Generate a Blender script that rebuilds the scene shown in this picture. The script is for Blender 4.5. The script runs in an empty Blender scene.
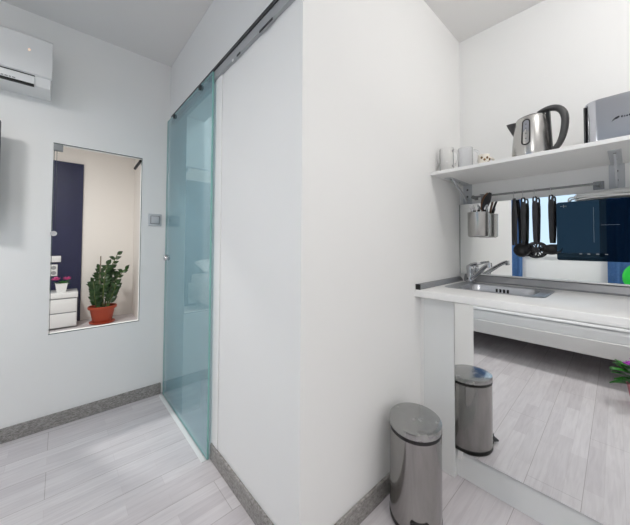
import bpy, bmesh, math, random
from mathutils import Vector, Matrix
R = random.Random(7)
PI = math.pi
C = bpy.context.scene.collection
sc = bpy.context.scene

# ------------------------------------------------------------------ materials
def new_mat(name):
    m = bpy.data.materials.new(name); m.use_nodes = True
    nt = m.node_tree
    return m, nt, nt.nodes['Principled BSDF']

def srgb(r, g, b):
    def f(c):
        c /= 255
        return c/12.92 if c <= .04045 else ((c+.055)/1.055)**2.4
    return (f(r), f(g), f(b), 1)

def pbr(name, col, rough=.5, metal=0., spec=.5, noise=0., nscale=8., bump=0., bscale=200., stretch=(1,1,1), rnoise=0., trans=0., ior=1.45, coat=0., sheen=0.):
    m, nt, b = new_mat(name)
    N, L = nt.nodes, nt.links
    b.inputs['Base Color'].default_value = col
    b.inputs['Roughness'].default_value = rough
    b.inputs['Metallic'].default_value = metal
    b.inputs['Specular IOR Level'].default_value = spec
    b.inputs['IOR'].default_value = ior
    b.inputs['Transmission Weight'].default_value = trans
    b.inputs['Coat Weight'].default_value = coat
    b.inputs['Coat Roughness'].default_value = .05
    b.inputs['Sheen Weight'].default_value = sheen
    tc = N.new('ShaderNodeTexCoord'); mp = N.new('ShaderNodeMapping')
    mp.inputs['Scale'].default_value = stretch
    L.new(tc.outputs['Object'], mp.inputs['Vector'])
    if noise or rnoise:
        n = N.new('ShaderNodeTexNoise'); n.inputs['Scale'].default_value = nscale; n.inputs['Detail'].default_value = 5
        L.new(mp.outputs[0], n.inputs['Vector'])
        if noise:
            mx = N.new('ShaderNodeMix'); mx.data_type = 'RGBA'
            mx.inputs['A'].default_value = [max(0, c*(1-noise)) for c in col[:3]]+[1]
            mx.inputs['B'].default_value = [min(1, c*(1+noise)) for c in col[:3]]+[1]
            L.new(n.outputs['Fac'], mx.inputs['Factor']); L.new(mx.outputs['Result'], b.inputs['Base Color'])
        if rnoise:
            mr = N.new('ShaderNodeMapRange')
            mr.inputs['From Min'].default_value = .3; mr.inputs['From Max'].default_value = .7
            mr.inputs['To Min'].default_value = max(.02, rough-rnoise); mr.inputs['To Max'].default_value = rough+rnoise
            L.new(n.outputs['Fac'], mr.inputs['Value']); L.new(mr.outputs[0], b.inputs['Roughness'])
    if bump:
        n2 = N.new('ShaderNodeTexNoise'); n2.inputs['Scale'].default_value = bscale; n2.inputs['Detail'].default_value = 4
        L.new(mp.outputs[0], n2.inputs['Vector'])
        bp = N.new('ShaderNodeBump'); bp.inputs['Strength'].default_value = bump; bp.inputs['Distance'].default_value = .002
        L.new(n2.outputs['Fac'], bp.inputs['Height']); L.new(bp.outputs[0], b.inputs['Normal'])
    return m

def emit(name, col, s):
    m, nt, b = new_mat(name)
    b.inputs['Base Color'].default_value = col
    b.inputs['Emission Color'].default_value = col
    b.inputs['Emission Strength'].default_value = s
    return m

M = {}
M['wall'] = pbr('wall_paint', srgb(241, 241, 240), .75, spec=.25, noise=.012, nscale=3, bump=.10, bscale=260)
M['wall_warm'] = pbr('warm_wall_paint', srgb(238, 234, 229), .75, spec=.25, noise=.012, nscale=3, bump=.1, bscale=260)
M['ceil'] = pbr('ceiling_paint', srgb(232, 231, 230), .85, spec=.2, noise=.01, nscale=4, bump=.06, bscale=220)
M['navy'] = pbr('navy_paint', srgb(26, 29, 66), .4, noise=.2, nscale=7, rnoise=.1)
M['gloss_white'] = pbr('white_lacquer', srgb(232, 234, 234), .18, noise=.01, nscale=4)
M['laminate'] = pbr('white_laminate', srgb(238, 238, 237), .32, noise=.02, nscale=60, bump=.02, bscale=400)
M['white_plastic'] = pbr('white_plastic', srgb(230, 231, 231), .3, noise=.01, nscale=20)
M['pale_grey'] = pbr('pale_grey_plastic', srgb(196, 199, 203), .35, noise=.02, nscale=20)
M['grey_plastic'] = pbr('grey_plastic', srgb(150, 152, 154), .35, noise=.02, nscale=20)
M['mid_grey'] = pbr('seam_grey', srgb(120, 124, 128), .5, noise=.02, nscale=20)
M['black_plastic'] = pbr('black_plastic', srgb(24, 24, 25), .42, noise=.1, nscale=40)
M['nylon'] = pbr('black_nylon', srgb(46, 46, 48), .45, noise=.12, nscale=60, bump=.05, bscale=500)
M['dark_grey'] = pbr('dark_grey_plastic', srgb(70, 70, 71), .35, noise=.06, nscale=40)
M['steel'] = pbr('brushed_steel', srgb(205, 205, 205), .26, 1, noise=.06, nscale=30, stretch=(1, 1, 18), rnoise=.05)
M['steel_h'] = pbr('brushed_steel_lengthwise', srgb(188, 190, 195), .29, 1, noise=.03, nscale=40, stretch=(3, .6, 30), rnoise=.02)
M['steel_v'] = pbr('brushed_steel_upright', srgb(186, 185, 183), .27, 1, noise=.012, nscale=40, stretch=(3, 3, .2))
M['bin_steel'] = pbr('smudged_steel', srgb(158, 156, 154), .15, 1, noise=.22, nscale=26, stretch=(1, 1, .22), rnoise=.06, bump=.25, bscale=9)
M['lid_steel'] = pbr('smudged_lid_steel', srgb(172, 172, 171), .22, 1, noise=.2, nscale=22, rnoise=.08)
M['chrome'] = pbr('chrome', srgb(200, 201, 204), .05, 1, noise=.01, nscale=10)
M['worn_metal'] = pbr('worn_rail_metal', srgb(150, 150, 150), .38, 1, noise=.25, nscale=30)
M['alu'] = pbr('grey_aluminium', srgb(150, 151, 154), .38, .75, noise=.05, nscale=30, stretch=(1, .05, 1))
M['rail_dark'] = pbr('dark_rail_metal', srgb(70, 71, 73), .4, .6, noise=.15, nscale=20)
M['mirror'] = pbr('mirror_silver', (.90, .915, .91, 1), .0, 1)
M['glass'] = pbr('clear_glass', (1, 1, 1, 1), .0, trans=1., ior=1.46)
M['frost_glass'] = pbr('pale_frosted_glass', (.97, .98, 1, 1), .18, trans=.92, ior=1.45)
M['black_glass'] = pbr('black_ceramic_glass', (.002, .006, .014, 1), .012, ior=1.5, noise=.05, nscale=5)
M['black_glass'].node_tree.nodes['Principled BSDF'].inputs['Specular Tint'].default_value = (.42, .74, 1, 1)
M['hob_mark'] = pbr('pale_print', srgb(150, 160, 170), .4, noise=.02, nscale=20)
M['terracotta'] = pbr('terracotta_plastic', srgb(170, 68, 40), .42, noise=.08, nscale=12)
M['leaf'] = pbr('dark_green_leaf', srgb(38, 66, 28), .3, noise=.5, nscale=9)
M['leaf_bright'] = pbr('bright_green_leaf', srgb(52, 128, 40), .3, noise=.4, nscale=14)
M['stem'] = pbr('green_stem', srgb(92, 108, 58), .5, noise=.2, nscale=20)
M['stake'] = pbr('grey_brown_stake', srgb(130, 120, 105), .6, noise=.2, nscale=30)
M['soil'] = pbr('potting_soil', srgb(52, 38, 30), .95, noise=.4, nscale=60, bump=.6, bscale=120)
M['pink'] = pbr('pink_petal', srgb(226, 96, 160), .55, noise=.25, nscale=50)
M['purple'] = pbr('purple_petal', srgb(160, 40, 170), .55, noise=.25, nscale=50)
M['wood_spoon'] = pbr('brown_wood', srgb(120, 82, 58), .55, noise=.35, nscale=30, stretch=(1, 1, .1))
M['linen'] = pbr('white_linen', srgb(240, 241, 243), .85, sheen=.2, noise=.02, nscale=10, bump=.25, bscale=60)
M['bed_white'] = pbr('white_bed_frame', srgb(226, 225, 225), .4, noise=.01, nscale=6)
M['green_fabric'] = pbr('green_fabric', srgb(30, 190, 60), .8, sheen=.2, noise=.06, nscale=30)
M['cable'] = pbr('white_cable', srgb(222, 222, 220), .45, noise=.02, nscale=30)
M['print_dark'] = pbr('dark_print', srgb(40, 42, 48), .5, noise=.02, nscale=30)
M['screen'] = pbr('dark_screen', (.006, .006, .007, 1), .12, noise=.05, nscale=5)
M['cream'] = pbr('cream_ceramic', srgb(238, 232, 220), .25, noise=.02, nscale=30)
M['amber'] = pbr('brown_decor', srgb(120, 88, 40), .3, noise=.1, nscale=50)

# blue curtain, lets some daylight through
m, nt, b = new_mat('blue_curtain')
N, L = nt.nodes, nt.links
n = N.new('ShaderNodeTexNoise'); n.inputs['Scale'].default_value = 40
mx = N.new('ShaderNodeMix'); mx.data_type = 'RGBA'
mx.inputs['A'].default_value = srgb(70, 112, 168); mx.inputs['B'].default_value = srgb(98, 142, 196)
tc = N.new('ShaderNodeTexCoord'); L.new(tc.outputs['Object'], n.inputs['Vector']); L.new(n.outputs['Fac'], mx.inputs['Factor'])
L.new(mx.outputs['Result'], b.inputs['Base Color']); b.inputs['Roughness'].default_value = .8
tr = N.new('ShaderNodeBsdfTranslucent'); L.new(mx.outputs['Result'], tr.inputs['Color'])
ms = N.new('ShaderNodeMixShader'); ms.inputs[0].default_value = .3
L.new(b.outputs[0], ms.inputs[1]); L.new(tr.outputs[0], ms.inputs[2])
L.new(ms.outputs[0], N['Material Output'].inputs['Surface'])
M['curtain'] = m

def sheet_glass(name, tint, milky, milk_col, ior=1.5, tint_edge=None):
    """A pane with two faces: tinted see-through, reflecting more at grazing angles, a little milky."""
    m, nt, b = new_mat(name); N, L = nt.nodes, nt.links
    N.remove(b)
    t = N.new('ShaderNodeBsdfTransparent'); t.inputs[0].default_value = tint
    d = N.new('ShaderNodeBsdfDiffuse'); d.inputs[0].default_value = milk_col
    g = N.new('ShaderNodeBsdfGlossy'); g.inputs['Roughness'].default_value = .0; g.inputs[0].default_value = (.95, 1, 1, 1)
    n = N.new('ShaderNodeTexNoise'); n.inputs['Scale'].default_value = 3
    tc = N.new('ShaderNodeTexCoord'); L.new(tc.outputs['Object'], n.inputs['Vector'])
    mr = N.new('ShaderNodeMapRange'); mr.inputs['To Min'].default_value = milky*.9; mr.inputs['To Max'].default_value = milky*1.1
    L.new(n.outputs['Fac'], mr.inputs['Value'])
    a = N.new('ShaderNodeMixShader'); L.new(mr.outputs[0], a.inputs[0]); L.new(t.outputs[0], a.inputs[1]); L.new(d.outputs[0], a.inputs[2])
    f = N.new('ShaderNodeFresnel'); f.inputs['IOR'].default_value = ior
    c = N.new('ShaderNodeMixShader'); ge = N.new('ShaderNodeNewGeometry'); iv = N.new('ShaderNodeMath'); iv.operation = 'SUBTRACT'; iv.inputs[0].default_value = 1
    L.new(ge.outputs['Backfacing'], iv.inputs[1]); mu = N.new('ShaderNodeMath'); mu.operation = 'MULTIPLY'
    L.new(f.outputs[0], mu.inputs[0]); L.new(iv.outputs[0], mu.inputs[1]); L.new(mu.outputs[0], c.inputs[0]); L.new(a.outputs[0], c.inputs[1]); L.new(g.outputs[0], c.inputs[2])
    L.new(c.outputs[0], N['Material Output'].inputs['Surface'])
    return m
M['teal_glass'] = sheet_glass('teal_door_glass', (.76, .86, .88, 1), .30, srgb(140, 178, 190), 1.5)
M['teal_edge'] = pbr('green_glass_edge', srgb(138, 190, 182), .3, noise=.05, nscale=10)
M['pane'] = sheet_glass('clear_window_pane', (.985, .99, .985, 1), .004, srgb(200, 210, 210), 1.12)
M['pane_edge'] = pbr('dark_glass_edge', srgb(86, 98, 98), .3, noise=.05, nscale=10)

# laminate floor: boards 1.2 x 0.2 m, each printed with three strips
m, nt, b = new_mat('pale_laminate_floor')
N, L = nt.nodes, nt.links
tc = N.new('ShaderNodeTexCoord')
mp = N.new('ShaderNodeMapping'); mp.inputs['Location'].default_value = (.03, .05, 0)
L.new(tc.outputs['Object'], mp.inputs['Vector'])
def bricks(w, h, mortar, off, c1, c2, cm):
    k = N.new('ShaderNodeTexBrick'); k.offset = off; k.squash = 1
    k.inputs['Color1'].default_value = c1; k.inputs['Color2'].default_value = c2; k.inputs['Mortar'].default_value = cm
    k.inputs['Scale'].default_value = 1; k.inputs['Mortar Size'].default_value = mortar; k.inputs['Mortar Smooth'].default_value = .3
    k.inputs['Brick Width'].default_value = w; k.inputs['Row Height'].default_value = h; k.inputs['Bias'].default_value = 0
    L.new(mp.outputs[0], k.inputs['Vector']); return k
strip = bricks(.42, .2/3, .0009, .37, srgb(222, 218, 220), srgb(207, 202, 205), srgb(206, 200, 202))
board = bricks(1.2, .2, .0013, .5, (1, 1, 1, 1), (.95, .95, .955, 1), (.62, .60, .59, 1))
mg = N.new('ShaderNodeMapping'); mg.inputs['Scale'].default_value = (2.2, 26, 1); L.new(tc.outputs['Object'], mg.inputs['Vector'])
gr = N.new('ShaderNodeTexNoise'); gr.inputs['Scale'].default_value = 2.4; gr.inputs['Detail'].default_value = 7; gr.inputs['Distortion'].default_value = .8
L.new(mg.outputs[0], gr.inputs['Vector'])
cr = N.new('ShaderNodeValToRGB'); cr.color_ramp.elements[0].position = .3; cr.color_ramp.elements[0].color = (.86, .85, .86, 1)
cr.color_ramp.elements[1].position = .62; cr.color_ramp.elements[1].color = (1.0, 1.0, 1.0, 1)
L.new(gr.outputs['Fac'], cr.inputs['Fac'])
m1 = N.new('ShaderNodeMix'); m1.data_type = 'RGBA'; m1.blend_type = 'MULTIPLY'; m1.inputs['Factor'].default_value = 1
m2 = N.new('ShaderNodeMix'); m2.data_type = 'RGBA'; m2.blend_type = 'MULTIPLY'; m2.inputs['Factor'].default_value = .85
L.new(strip.outputs['Color'], m1.inputs['A']); L.new(board.outputs['Color'], m1.inputs['B'])
L.new(m1.outputs['Result'], m2.inputs['A']); L.new(cr.outputs['Color'], m2.inputs['B'])
L.new(m2.outputs['Result'], b.inputs['Base Color'])
b.inputs['Roughness'].default_value = .42; b.inputs['Specular IOR Level'].default_value = .35
bp = N.new('ShaderNodeBump'); bp.inputs['Strength'].default_value = .12; bp.inputs['Distance'].default_value = .002
L.new(gr.outputs['Fac'], bp.inputs['Height']); L.new(bp.outputs[0], b.inputs['Normal'])
M['floor'] = m

# grey wood-look skirting
m, nt, b = new_mat('grey_skirting')
N, L = nt.nodes, nt.links
tc = N.new('ShaderNodeTexCoord'); mp = N.new('ShaderNodeMapping'); mp.inputs['Scale'].default_value = (30, 30, 70)
L.new(tc.outputs['Object'], mp.inputs['Vector'])
gr = N.new('ShaderNodeTexNoise'); gr.inputs['Scale'].default_value = 2.; gr.inputs['Detail'].default_value = 8; gr.inputs['Distortion'].default_value = 1.2
L.new(mp.outputs[0], gr.inputs['Vector'])
cr = N.new('ShaderNodeValToRGB'); cr.color_ramp.elements[0].position = .3; cr.color_ramp.elements[0].color = srgb(108, 105, 102)
cr.color_ramp.elements[1].position = .7; cr.color_ramp.elements[1].color = srgb(176, 173, 170)
L.new(gr.outputs['Fac'], cr.inputs['Fac']); L.new(cr.outputs['Color'], b.inputs['Base Color'])
b.inputs['Roughness'].default_value = .5
M['skirting'] = m

# ------------------------------------------------------------------ mesh helpers
class MB:
    def __init__(s): s.bm = bmesh.new()
    def _tag(s, geom_before, mi):
        for f in s.bm.faces:
            if f not in geom_before: f.material_index = mi
    def box(s, x0, x1, y0, y1, z0, z1, bev=0., seg=2, mi=0):
        r = bmesh.ops.create_cube(s.bm, size=1)
        vs = r['verts']
        for v in vs:
            v.co = Vector((x0+(v.co.x+.5)*(x1-x0), y0+(v.co.y+.5)*(y1-y0), z0+(v.co.z+.5)*(z1-z0)))
        fs = {f for v in vs for f in v.link_faces}
        for f in fs: f.material_index = mi
        if bev:
            es = list({e for v in vs for e in v.link_edges})
            r2 = bmesh.ops.bevel(s.bm, geom=es, offset=bev, segments=seg, profile=.5, affect='EDGES', clamp_overlap=True)
            for f in r2['faces']: f.material_index = mi
        return s
    def ring_skin(s, rings, cap0=True, cap1=True, closed=True, mi=0):
        vr = [[s.bm.verts.new(p) for p in r] for r in rings]
        n = len(vr[0])
        for a, b in zip(vr, vr[1:]):
            for i in range(n if closed else n-1):
                j = (i+1) % n
                f = s.bm.faces.new((a[i], a[j], b[j], b[i])); f.material_index = mi
        if cap0: s.bm.faces.new(vr[0][::-1]).material_index = mi
        if cap1: s.bm.faces.new(vr[-1]).material_index = mi
        return s
    def lathe(s, prof, n=40, c=(0, 0, 0), ax=1., ay=1., rot=0., cap0=True, cap1=True, mi=0):
        rings = []
        for r, z in prof:
            ring = []
            for i in range(n):
                t = 2*PI*i/n
                x, y = r*ax*math.cos(t), r*ay*math.sin(t)
                ring.append(Vector((c[0]+x*math.cos(rot)-y*math.sin(rot), c[1]+x*math.sin(rot)+y*math.cos(rot), c[2]+z)))
            rings.append(ring)
        return s.ring_skin(rings, cap0, cap1, mi=mi)
    def tube(s, pts, r, n=10, rz=None, cap=True, mi=0, up=None):
        """tube along points; r a number or a list; rz the second radius (flattened section)"""
        P = [Vector(p) for p in pts]
        rr = r if isinstance(r, (list, tuple)) else [r]*len(P)
        r2 = rr if rz is None else (rz if isinstance(rz, (list, tuple)) else [rz]*len(P))
        rings = []; nrm = None
        for i, p in enumerate(P):
            t = (P[min(i+1, len(P)-1)]-P[max(i-1, 0)]).normalized()
            if nrm is None:
                ref = Vector(up) if up else (Vector((0, 0, 1)) if abs(t.z) < .9 else Vector((1, 0, 0)))
                nrm = (ref-t*ref.dot(t)).normalized()
            else:
                nrm = (nrm-t*nrm.dot(t))
                nrm = nrm.normalized() if nrm.length > 1e-6 else Vector((1, 0, 0))
            bi = t.cross(nrm)
            rings.append([p+nrm*rr[i]*math.cos(2*PI*k/n)+bi*r2[i]*math.sin(2*PI*k/n) for k in range(n)])
        return s.ring_skin(rings, cap, cap, mi=mi)
    def prism(s, poly, axis, lo, hi, mi=0, bev=0.):
        """polygon of 2D points extruded along axis 0/1/2 from lo to hi"""
        def P(u, v, w):
            return {0: (w, u, v), 1: (u, w, v), 2: (u, v, w)}[axis]
        return s.ring_skin([[Vector(P(u, v, lo)) for u, v in poly], [Vector(P(u, v, hi)) for u, v in poly]], mi=mi)
    def face(s, pts, mi=0):
        s.bm.faces.new([s.bm.verts.new(p) for p in pts]).material_index = mi
        return s
    def sphere(s, c, rx, ry=None, rz=None, u=20, v=12, mi=0):
        ry = ry or rx; rz = rz or rx
        r = bmesh.ops.create_uvsphere(s.bm, u_segments=u, v_segments=v, radius=1)
        for q in r['verts']: q.co = Vector((c[0]+q.co.x*rx, c[1]+q.co.y*ry, c[2]+q.co.z*rz))
        for f in {f for q in r['verts'] for f in q.link_faces}: f.material_index = mi
        return s
    def build(s, name, mats, parent=None, loc=None, smooth=True, ang=35):
        bmesh.ops.recalc_face_normals(s.bm, faces=s.bm.faces[:])
        if smooth:
            for f in s.bm.faces: f.smooth = True
            for e in s.bm.edges:
                if len(e.link_faces) == 2 and e.calc_face_angle(0) > math.radians(ang): e.smooth = False
        me = bpy.data.meshes.new(name); s.bm.to_mesh(me); s.bm.free()
        if not isinstance(mats, (list, tuple)): mats = [mats]
        for m_ in mats: me.materials.append(m_)
        o = bpy.data.objects.new(name, me); C.objects.link(o)
        if parent: o.parent = parent
        if loc: o.location = loc
        return o

def tag(o, label=None, cat=None, group=None, kind=None):
    if label: o['label'] = label
    if cat: o['category'] = cat
    if group: o['group'] = group
    if kind: o['kind'] = kind
    return o
def thing(name, label, cat, loc=(0, 0, 0), rz=0., group=None):
    o = bpy.data.objects.new(name, None); o.empty_display_size = .05; C.objects.link(o)
    o.location = loc; o.rotation_euler = (0, 0, rz)
    return tag(o, label, cat, group)
def struct(name, mb, mat, label, cat, **k):
    return tag(mb.build(name, mat, **k), label, cat, kind='structure')
def bez(p0, p1, p2, p3, n=12):
    p0, p1, p2, p3 = map(Vector, (p0, p1, p2, p3)); out = []
    for i in range(n+1):
        t = i/n; u = 1-t
        out.append(p0*u**3+p1*3*u*u*t+p2*3*u*t*t+p3*t**3)
    return out

# ------------------------------------------------------------------ setting
A, B, CY, D, H = 2.40, .622, .762, 2.013, 2.53     # planes of the four walls in view, ceiling height
T = .12
struct('floor', MB().box(-2.7, 2.12, -1.7, 5.5, -.06, 0), M['floor'], 'pale grey laminate floor of long strip-printed boards', 'floor', smooth=False)
struct('ceiling', MB().box(-2.7, 2.12, -1.7, 5.5, H, H+.08), M['ceil'], 'plain white painted ceiling', 'ceiling', smooth=False)
OX0, OX1, OZ0, OZ1 = -.045, .439, .569, 1.766
w = MB()
w.box(-2.7, OX0, A, A+.06, 0, H).box(OX1, D, A, A+.06, 0, H).box(OX0, OX1, A, A+.06, 0, OZ0).box(OX0, OX1, A, A+.06, OZ1, H)
struct('wall_left', w, M['wall'], 'white wall carrying the air conditioner, with a tall opening through it', 'wall', smooth=False)
DY0, DY1, DZ = 1.56, 2.0, 2.0
w = MB()
w.box(B, B+T, CY, DY0, 0, H).box(B, B+T, DY1, A, 0, H).box(B, B+T, DY0, DY1, DZ, H)
struct('wall_center', w, M['wall'], 'white wall with the doorway behind the glass sliding door', 'wall', smooth=False)
struct('wall_kitchen_side', MB().box(B+T, D, CY, CY+T, 0, H), M['wall'], 'white wall between the sharp corner and the kitchen unit', 'wall', smooth=False)
struct('wall_right', MB().box(D, D+.1, -1.6, A, 0, H), M['wall'], 'white wall behind the kitchen shelf and mirror', 'wall', smooth=False)
struct('wall_rear', MB().box(-2.2, D+.1, -1.7, -1.6, 0, H), M['wall'], 'white rear wall of the room', 'wall', smooth=False)
EX = -2.1
WY0, WY1, WZ0, WZ1 = .17, 1.5, .97, 2.25
w = MB()
w.box(EX-.12, EX, -1.6, WY0, 0, H).box(EX-.12, EX, WY1, A, 0, H).box(EX-.12, EX, WY0, WY1, 0, WZ0).box(EX-.12, EX, WY0, WY1, WZ1, H)
struct('wall_window_side', w, M['wall'], 'white wall with the daylight window', 'wall', smooth=False)
# room seen through the opening
struct('wall_back', MB().box(-2.7, 1.0, 5.4, 5.5, 0, H), M['wall_warm'], 'warm white wall behind the potted plant in the next room', 'wall', smooth=False)
struct('wall_back_right', MB().box(.88, .98, A+.06, 5.4, 0, H), M['wall_warm'], 'warm white side wall of the next room, right of the plant', 'wall', smooth=False)
struct('wall_back_left', MB().box(-2.7, -2.6, A+.06, 5.4, 0, H), M['wall_warm'], 'warm white side wall of the next room, beyond the bed', 'wall', smooth=False)

# skirting boards
def skirt(name, x0, x1, y0, y1, label):
    struct(name, MB().box(x0, x1, y0, y1, 0, .082, .003, 1), M['skirting'], label, 'baseboard')
skirt('baseboard_left', -2.1, B-.035, A-.013, A, 'grey wood-look skirting under the tall wall opening')
skirt('baseboard_center', B-.013, B, CY-.013, 1.50, 'grey wood-look skirting beside the glass sliding door')
skirt('baseboard_right', B, 1.41, CY-.013, CY, 'grey wood-look skirting behind the pedal bin')
# flat white strip at the doorway and thin pale strip under the glass
struct('trim_1', MB().box(B-.006, B, 1.425, 1.50, .084, 2.035, .002, 1), M['wall'], 'flat white strip beside the glass door', 'trim')
struct('trim_2', MB().box(.567, .588, 1.50, 2.36, 0, .004, .001, 1), M['white_plastic'], 'thin pale strip on the floor under the glass door', 'trim')

# window with daylight
w = thing('window_1', 'white framed daylight window with pale blue sky behind blue curtains', 'window', (EX, 0, 0)); w['kind'] = 'structure'
f = MB()
f.box(-.09, .0, WY0, WY0+.05, WZ0, WZ1).box(-.09, .0, WY1-.05, WY1, WZ0, WZ1).box(-.09, 0, WY0, WY1, WZ0, WZ0+.05).box(-.09, 0, WY0, WY1, WZ1-.05, WZ1)
f.build('window_frame', M['white_plastic'], w, smooth=False)
MB().box(-.05, -.04, WY0+.05, WY1-.05, WZ0+.05, WZ1-.05).build('window_pane', M['pane'], w, smooth=False)
MB().box(-.02, .05, WY0-.03, WY1+.03, WZ0-.03, WZ0, .004).build('window_sill', M['white_plastic'], w)
def curtain(y0, y1, label):
    mb = MB(); n = int((y1-y0)/.012); front = []
    for i in range(n+1):
        y = y0+(y1-y0)*i/n
        front.append((y, -1.985+.028*math.sin(i*.62)+.012*math.sin(i*.23+1)))
    zs = [.04, .5, 1.0, 1.5, 2.0, 2.38]
    rings = []
    for z in zs:
        k = 1-.25*(z/2.4)
        rings.append([Vector((-1.985+(x+1.985)*k, y, z)) for y, x in front]+[Vector((-1.985+(x+1.985)*k-.004, y, z)) for y, x in reversed(front)])
    mb.ring_skin(rings)
    return tag(mb.build('curtain', M['curtain'], ang=80), label, 'curtain', 'blue curtains at the window')
curtain(1.17, 1.78, 'blue gathered curtain reflected behind the hanging utensils')
curtain(-.48, .145, 'blue gathered curtain reflected below the black hob')
cr_ = thing('curtain_rod', 'thin metal curtain rod above the daylight window', 'curtain rod', (-1.985, 0, 2.4))
MB().tube([(0, -.5, 0), (0, 1.85, 0)], .011).build('rod', M['alu'], cr_)
for y in (-.46, 1.82):
    MB().tube([(0, y, 0), (-.115, y, 0)], .008).build('bracket', M['alu'], cr_)

# opening with frameless glass leaf
w = thing('window_2', 'tall frameless glass pane filling the opening in the left wall', 'window', (0, A, 0)); w['kind'] = 'structure'
MB().box(OX0+.006, OX1-.003, .004, .010, OZ0+.003, OZ1-.003).build('glass_pane', M['pane'], w, smooth=False)
f = MB()
f.box(OX0+.003, OX0+.006, .003, .011, OZ0+.003, OZ1).box(OX1-.003, OX1, .003, .011, OZ0, OZ1).box(OX0, OX1, .003, .011, OZ1-.004, OZ1).box(OX0, OX1, .003, .011, OZ0, OZ0+.004)
f.box(OX0+.016, OX0+.0185, .004, .0115, 1.22, OZ1-.05)
f.build('pane_edge', M['pane_edge'], w, smooth=False)
MB().box(OX0+.001, OX0+.046, -.006, .018, OZ1-.05, OZ1-.006, .004).build('hinge', M['grey_plastic'], w)
k = MB(); k.tube([(OX0+.012, -.012, 1.195), (OX0+.012, .03, 1.195)], .016, n=20); k.tube([(OX0+.012, -.018, 1.195), (OX0+.012, -.011, 1.195)], .010, n=20)
k.build('knob', M['chrome'], w)
MB().tube([(OX1-.010, .012, OZ1-.020), (OX1-.022, .15, OZ1-.052)], .010, n=8).build('door_stop', M['black_plastic'], w)

# glass sliding door
w = thing('door_1', 'teal frosted glass sliding door hung on a rail in the corner', 'door', (.598, 0, 0)); w['kind'] = 'structure'
GY0, GY1, GZ0, GZ1 = 1.497, 2.362, .005, 2.072
p = MB()
p.box(-.005, .005, GY0, GY1, GZ0, GZ1)
p.bm.normal_update()
for fc in p.bm.faces:
    if abs(fc.normal.x) < .5: fc.material_index = 1
p.build('glass_panel', [M['teal_glass'], M['teal_edge']], w, smooth=False)
for y in (1.665, 2.175):
    q = MB(); q.tube([(-.014, y, GZ1-.021), (-.005, y, GZ1-.021)], .016, n=20); q.tube([(-.018, y, GZ1-.021), (-.013, y, GZ1-.021)], .009, n=16); q.tube([(.005, y, GZ1-.021), (.016, y, GZ1-.021)], .008, n=12)
    q.build('hanger', M['rail_dark'], w)
q = MB(); q.tube([(-.024, 2.315, 1.03), (-.016, 2.315, 1.03), (-.005, 2.315, 1.03)], [.019, .024, .024], n=24); q.tube([(.005, 2.315, 1.03), (.012, 2.315, 1.03)], .02, n=20)
q.build('knob', M['chrome'], w)
# rail
r = thing('sliding_door_rail', 'long grey metal rail with dark groove above the glass door', 'rail', (B, 0, 0))
MB().box(-.016, 0, CY+.01, 2.3, 2.034, 2.078).build('rail_body', pbr('grey_rail_paint', srgb(172, 174, 177), .45, .2, noise=.06, nscale=12), r, smooth=False)
MB().box(-.021, -.0005, CY+.01, 2.3, 2.078, 2.096).build('rail_cap', M['rail_dark'], r, smooth=False)
for y0, y1 in ((.93, 1.03), (1.20, 1.235), (1.27, 1.285)):
    MB().box(-.019, -.0155, y0, y1, 2.026, 2.037, .002, 1).build('rail_clip', M['rail_dark'] if y1-y0 > .02 else M['white_plastic'], r)

# ------------------------------------------------------------------ left wall things
ac = thing('air_conditioner', 'white wall-mounted air conditioner unit near the ceiling', 'air conditioner', (-.056, A, 1.955))
L_ = -.83
body = [(.002, .062), (.002, .345), (-.150, .348), (-.166, .336), (-.170, .130), (-.158, .072), (-.125, .060)]
MB().prism(body, 0, L_, -.006).build('body', M['white_plastic'], ac, ang=25)
MB().prism([(-.169, .124), (-.181, .130), (-.179, .335), (-.166, .348), (-.155, .348)], 0, L_-.002, 0).build('front_panel', M['white_plastic'], ac, ang=25)
MB().prism([(-.176, .113), (-.167, .076), (-.150, .072), (-.16, .113)], 0, L_+.07, -.073).build('louver', M['white_plastic'], ac, ang=25)
e = MB(); e.prism([(-.172, .124), (-.172, .1205), (-.155, .1205), (-.155, .124)], 0, L_+.07, -.07)
e.prism([(-.168, .077), (-.164, .066), (-.150, .066), (-.150, .077)], 0, L_+.07, -.073).build('air_slot', M['black_plastic'], ac, smooth=False)
e = MB()
for x, s_ in ((-.20, .010), (-.186, .012), (-.170, .008), (-.158, .012)):
    e.box(x, x+s_, -.1715, -.167, .081, .086)
e.build('lettering', M['grey_plastic'], ac, smooth=False)
MB().tube([(-.095, -.1808, .258), (-.095, -.1795, .258)], .004, n=14).build('indicator_light', emit('amber_light', (1, .55, .35, 1), 1.5), ac)
MB().prism([(-.177, .137), (-.165, .342), (-.05, .344), (-.05, .32), (-.155, .315), (-.165, .137)], 0, -.006, -.002).build('end_seam', M['grey_plastic'], ac, ang=25)

tv = thing('television', 'black wall-mounted television at the edge of the left wall', 'television', (-.252, A, 1.268))
MB().box(-.95, -.001, -.150, -.115, 0, .530, .004).build('housing', M['black_plastic'], tv)
MB().box(-.94, -.009, -.1515, -.1495, .012, .520).build('screen', M['screen'], tv, smooth=False)
e = MB(); e.box(-.58, -.38, -.115, -.08, .17, .37, .004); e.box(-.53, -.43, -.08, -.03, .2, .34, .004); e.box(-.55, -.41, -.03, .001, .14, .40, .004)
e.build('wall_mount', M['dark_grey'], tv)

sw = thing('light_switch', 'square grey light switch beside the glass door', 'light switch', (.527, A, 1.313))
MB().box(-.045, .045, -.011, 0, -.045, .045, .004).build('frame', M['pale_grey'], sw)
MB().box(-.031, .031, -.0135, -.010, -.031, .031, .002).build('bezel', M['mid_grey'], sw)
MB().box(-.027, .027, -.018, -.011, -.027, .027, .003).build('rocker', M['pale_grey'], sw)

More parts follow.
